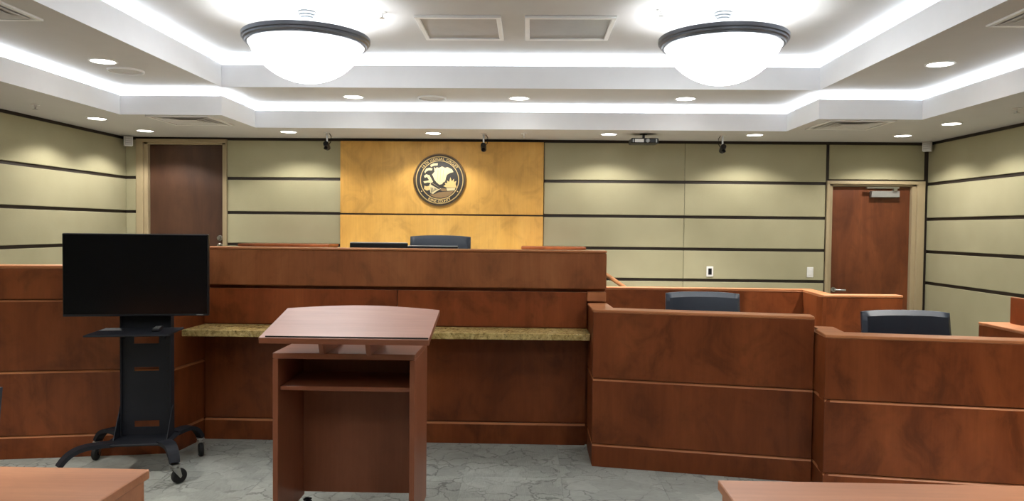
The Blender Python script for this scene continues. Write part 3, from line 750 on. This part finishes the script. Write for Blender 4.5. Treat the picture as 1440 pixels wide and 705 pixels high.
# ------------------------------------------------------------------ pendants
def pendant(x, y, label):
    p = thing('bowl_pendant', (x, y, Z2), label, 'pendant light', 'glass bowl pendants')
    RR = .464; zr = -.185
    finish(lathe(bmesh.new(), [(0, 0), (.068, 0), (.070, -.012), (.058, -.022), (.056, -.032), (.046, -.040), (.044, -.050), (.02, -.058), (.010, -.066), (0, -.066)], 28), 'canopy', 'canopy', p, smooth=True)
    finish(lathe(bmesh.new(), [(.007, -.06), (.007, zr-.015)], 10), 'canopy', 'stem', p, smooth=True)
    bm = bmesh.new()
    for k in range(3):
        a = 2*PI*k/3+PI/2; sweep(bm, [(0, 0, zr-.012), (math.cos(a)*(RR-.03), math.sin(a)*(RR-.03), zr-.012)], .012, .006)
    finish(bm, 'bronze', 'spider_arm', p)
    finish(lathe(bmesh.new(), [(RR-.035, zr), (RR-.004, zr), (RR, zr-.004), (RR, zr-.030), (RR-.012, zr-.034), (RR-.012, zr-.048), (RR-.026, zr-.054), (RR-.030, zr-.068), (RR-.045, zr-.070), (RR-.045, zr-.06), (RR-.035, zr)], 72), 'bronze', 'rim', p, smooth=True)
    bp = []; D = .30; r0 = RR-.046
    for k in range(17):
        h = (1-k/16)**1.6; bp.append((r0*(.5*math.sqrt(h)+.5*math.sqrt(max(0, 1-(1-h)**2))), zr-.058-(D-.02)*(1-h)))
    inner = [(max(0, r-.006) if r > 0 else 0, z+.006) for r, z in reversed(bp)]
    finish(lathe(bmesh.new(), bp+inner[:], 56), 'bowl', 'glass_bowl', p, smooth=True)
    ld = bpy.data.lights.new('pendant_bulb', 'POINT'); ld.energy = BOWL_W; ld.color = (.94, .98, 1); ld.shadow_soft_size = .05
    lo = bpy.data.objects.new('pendant_bulb', ld); COL.objects.link(lo); lo.parent = p; lo.location = (0, 0, zr-.225)
pendant(-1.67, 5.49, 'glowing glass bowl pendant with dark rim on the television side')
pendant(1.392, 5.48, 'glowing glass bowl pendant with dark rim on the witness box side')
pendant(-1.67, 2.9, 'added unseen bowl pendant over the counsel table near the cart')  # this pendant and those below are unseen, added as fill light
pendant(1.392, 2.9, 'added unseen bowl pendant over the counsel table near witness box')
pendant(-1.67, .3, 'added unseen bowl pendant over the public seats, left wall side')
pendant(1.392, .3, 'added unseen bowl pendant over the public seats, right wall side')

# ------------------------------------------------------------------ recessed ceiling fittings
dl_proto = {}
def downlight(x, y, z, label, group, r=.098):
    if z not in dl_proto:
        d = thing('downlight', (x, y, z), label, 'downlight', group)
        finish(lathe(bmesh.new(), [(r*.84, -.001), (r*.86, -.006), (r, -.004), (r, 0), (r*.84, -.001)], 32), 'white', 'trim_ring', d, smooth=True)
        finish(lathe(bmesh.new(), [(0, -.0025), (r*.84, -.0025), (r*.84, -.0005), (0, -.0005)], 32), 'lens', 'lens', d, smooth=True)
        ld = bpy.data.lights.new('downlight_beam', 'SPOT'); ld.energy = SPOT_W[z]; ld.color = WARM; ld.spot_size = R(136 if z < 2.7 else 96); ld.spot_blend = .35 if z < 2.7 else .75; ld.shadow_soft_size = .05
        lo = bpy.data.objects.new('downlight_beam', ld); COL.objects.link(lo); lo.parent = d; lo.location = (0, 0, -.02)
        dl_proto[z] = d
    else:
        d = copy_tree(dl_proto[z]); d.location = (x, y, z); tag(d, label)
    return d
ga, gb = 'downlights in the lower soffit', 'downlights in the middle tray ceiling'
for x, y, lab in ((-4.182, 7.06, 'lower soffit downlight beside the left wall'), (-4.18, 7.95, 'lower soffit downlight in front of the tall dark door'), (-2.616, 7.95, 'lower soffit downlight between tall door and maple panel'),
                  (-1.054, 7.98, 'lower soffit downlight directly above the round seal'), (.832, 7.96, 'lower soffit downlight just past the maple panel edge'), (2.372, 7.94, 'lower soffit downlight between the ceiling camera and closer door'),
                  (3.915, 7.92, 'lower soffit downlight in front of the closer door'), (3.921, 7.03, 'lower soffit downlight beside the right wall')):
    downlight(x, y, Z0, lab, ga, .094)
for x, y, lab in ((-3.361, 5.762, 'middle tray downlight beside the round ceiling speaker, left wall side'), (-1.749, 7.27, 'middle tray downlight behind the pendant on the television side'), (-.121, 7.30, 'middle tray downlight between the two bowl pendants'),
                  (1.498, 7.27, 'middle tray downlight behind the pendant on the witness side'), (3.093, 5.721, 'middle tray downlight on the right wall side')):
    downlight(x, y, Z1, lab, gb, .105)
for x in (-3.34, 3.07):  # unseen downlights added to bring more light into the lower room
    for y in (2.6, -.4): downlight(x, y, Z1, 'added middle tray downlight %s, %s wall side' % ('over the counsel tables' if y > 1 else 'over the public seats', 'left' if x < 0 else 'right'), gb)
for x, y, lab in ((-3.368, 6.101, 'round white ceiling speaker beside a downlight, left wall side'), (-.978, 7.30, 'round white ceiling speaker in front of the round seal')):
    s = thing('ceiling_speaker', (x, y, Z1), lab, 'speaker', 'round ceiling speakers')
    finish(lathe(bmesh.new(), [(.128, -.001), (.130, -.014), (.140, -.014), (.142, 0), (.128, -.001)], 36), 'white', 'ring', s, smooth=True)
    finish(lathe(bmesh.new(), [(0, -.006), (.06, -.006), (.125, -.003), (.125, -.0005), (0, -.0005)], 36), 'paint', 'grille', s, smooth=True)
def sprinkler(x, y, z, label):
    s = thing('sprinkler', (x, y, z), label, 'sprinkler', 'fire sprinklers')
    finish(lathe(bmesh.new(), [(0, 0), (.035, 0), (.033, -.006), (.012, -.010), (.010, -.024), (0, -.024)], 16), 'white', 'escutcheon', s, smooth=True)
    finish(lathe(bmesh.new(), [(0, -.024), (.006, -.024), (.006, -.040), (.022, -.042), (.022, -.045), (0, -.045)], 12), 'chrome', 'deflector', s)
for x, y, z, lab in ((-4.243, 6.263, Z0, 'small sprinkler in the lower soffit beside left wall'), (-.075, 7.96, Z0, 'small sprinkler in the lower soffit near the maple panel'), (3.941, 6.135, Z0, 'small sprinkler in the lower soffit beside right wall'),
                     (-1.112, 5.492, Z2, 'small sprinkler in upper tray near pendant on television side'), (.931, 5.417, Z2, 'small sprinkler in upper tray near pendant on witness side')): sprinkler(x, y, z, lab)
def vent(x, y, z, s, label):
    v = thing('ceiling_vent', (x, y, z), label, 'vent', 'square ceiling diffusers'); h = s/2
    def ring(nm, a, b, z0, z1, mat='white'):
        bm = bmesh.new()
        for p in ((-a, -a, a, -b), (-a, b, a, a), (-a, -b, -b, b), (b, -b, a, b)): bbox(bm, (p[0], p[1], z0), (p[2], p[3], z1))
        return finish(bm, mat, nm, v)
    ring('frame', h, h-.03, -.012, 0)
    box('backing', (-h+.03, -h+.03, -.002), (h-.03, h-.03, -.0003), 'paint', v)
    for k in range(3):
        a = h-.05-k*.06; bm = bmesh.new()
        P = [(-a, -a), (-a, a), (a, a), (a, -a)]; Q = [(q[0]*(a-.045)/a, q[1]*(a-.045)/a) for q in P]
        band(bm, P, -.011, Q, -.003); band(bm, P, -.013, Q, -.005); band(bm, P, -.011, P, -.013); band(bm, Q, -.003, Q, -.005)
        finish(bm, 'paint', 'louvre', v)
    box('centre_plate', (-h+.21, -h+.21, -.012), (h-.21, h-.21, -.009), 'paint', v)
vent(-3.30, 7.14, Z0, .60, 'square diffuser in the lower soffit near the tall dark door')
vent(3.02, 7.14, Z0, .60, 'square diffuser in the lower soffit near the closer door')
vent(-3.36, 4.30, Z1, .60, 'square diffuser in the middle tray ceiling, left wall side')
vent(3.09, 4.36, Z1, .60, 'square diffuser in the middle tray ceiling, right wall side')
for x0, x1, lab in ((-.885, -.235, 'flat rectangular return grille near pendant on television side'), (-.055, .628, 'flat rectangular return grille near pendant on witness side')):
    v = thing('return_grille', ((x0+x1)/2, 5.89, Z2), lab, 'vent', 'return grilles in the upper tray'); hw, hh = (x1-x0)/2, .33
    bm = bmesh.new()
    for p in ((-hw, -hh, hw, -hh+.035), (-hw, hh-.035, hw, hh), (-hw, -hh+.035, -hw+.035, hh-.035), (hw-.035, -hh+.035, hw, hh-.035)): bbox(bm, (p[0], p[1], -.022), (p[2], p[3], 0), .003)
    finish(bm, 'white', 'frame', v)
    box('face', (-hw+.036, -hh+.036, -.010), (hw-.036, hh-.036, -.0005), 'grey', v)
# ceiling cameras and projector
for x, y, lab in ((-2.21, 8.0, 'black ceiling camera on a short rod at the maple panel edge'), (-.512, 8.03, 'black ceiling camera on a short rod in front of maple panel'), (2.05, 8.0, 'black ceiling camera with cable over the fabric wall')):
    k = thing('ceiling_camera', (x, y, Z0), lab, 'camera', 'ceiling cameras')
    finish(lathe(bmesh.new(), [(0, 0), (.035, 0), (.033, -.008), (0, -.008)], 18), 'white', 'mount_plate', k, smooth=True)
    finish(lathe(bmesh.new(), [(.010, -.008), (.010, -.10), (.018, -.102), (.018, -.118), (0, -.118)], 12), 'chrome', 'rod', k, smooth=True)
    bm = lathe(bmesh.new(), [(0, -.055), (.022, -.055), (.03, -.045), (.032, .03), (.028, .05), (0, .052)], 18, Matrix.Translation((0, -.01, -.145)) @ Matrix.Rotation(R(62), 4, 'X'))
    hd = finish(bm, 'black', 'camera_body', k, smooth=True)
    finish(lathe(bmesh.new(), [(0, .002), (.018, 0), (.022, -.004)], 16, Matrix.Translation((0, -.06, -.172)) @ Matrix.Rotation(R(62), 4, 'X')), 'screen', 'lens', hd, smooth=True)
    bm = bmesh.new(); sx_ = -1 if x > 1 else 1
    tube(bm, [(sx_*.02, 0, -.005), (sx_*.045, 0, -.04), (sx_*.04, 0, -.10), (sx_*.012, .02, -.135)], .004, 6); finish(bm, 'rubber', 'cable', k, smooth=True)
pj = thing('projector', (1.20, 7.95, Z0), 'small projector hung from the lower soffit by the cameras', 'projector')
finish(lathe(bmesh.new(), [(0, 0), (.04, 0), (.04, -.008), (.014, -.010), (.014, -.055), (0, -.055)], 16), 'black', 'mount', pj, smooth=True)
box('body', (-.145, -.10, -.108), (.145, .10, -.052), 'black', pj, bev=.012, seg=2)
box('front_panel', (-.105, -.1035, -.098), (-.012, -.1002, -.064), 'white', pj, bev=.001)
finish(lathe(bmesh.new(), [(0, .006), (.016, .004), (.022, .012), (.022, 0)], 18, Matrix.Translation((.03, -.10, -.08)) @ Matrix.Rotation(PI/2, 4, 'X')), 'grey', 'lens', pj, smooth=True)
for x in (-.128, .115): box('corner_trim', (x, -.1035, -.098), (x+.012, -.1002, -.064), 'grey', pj)
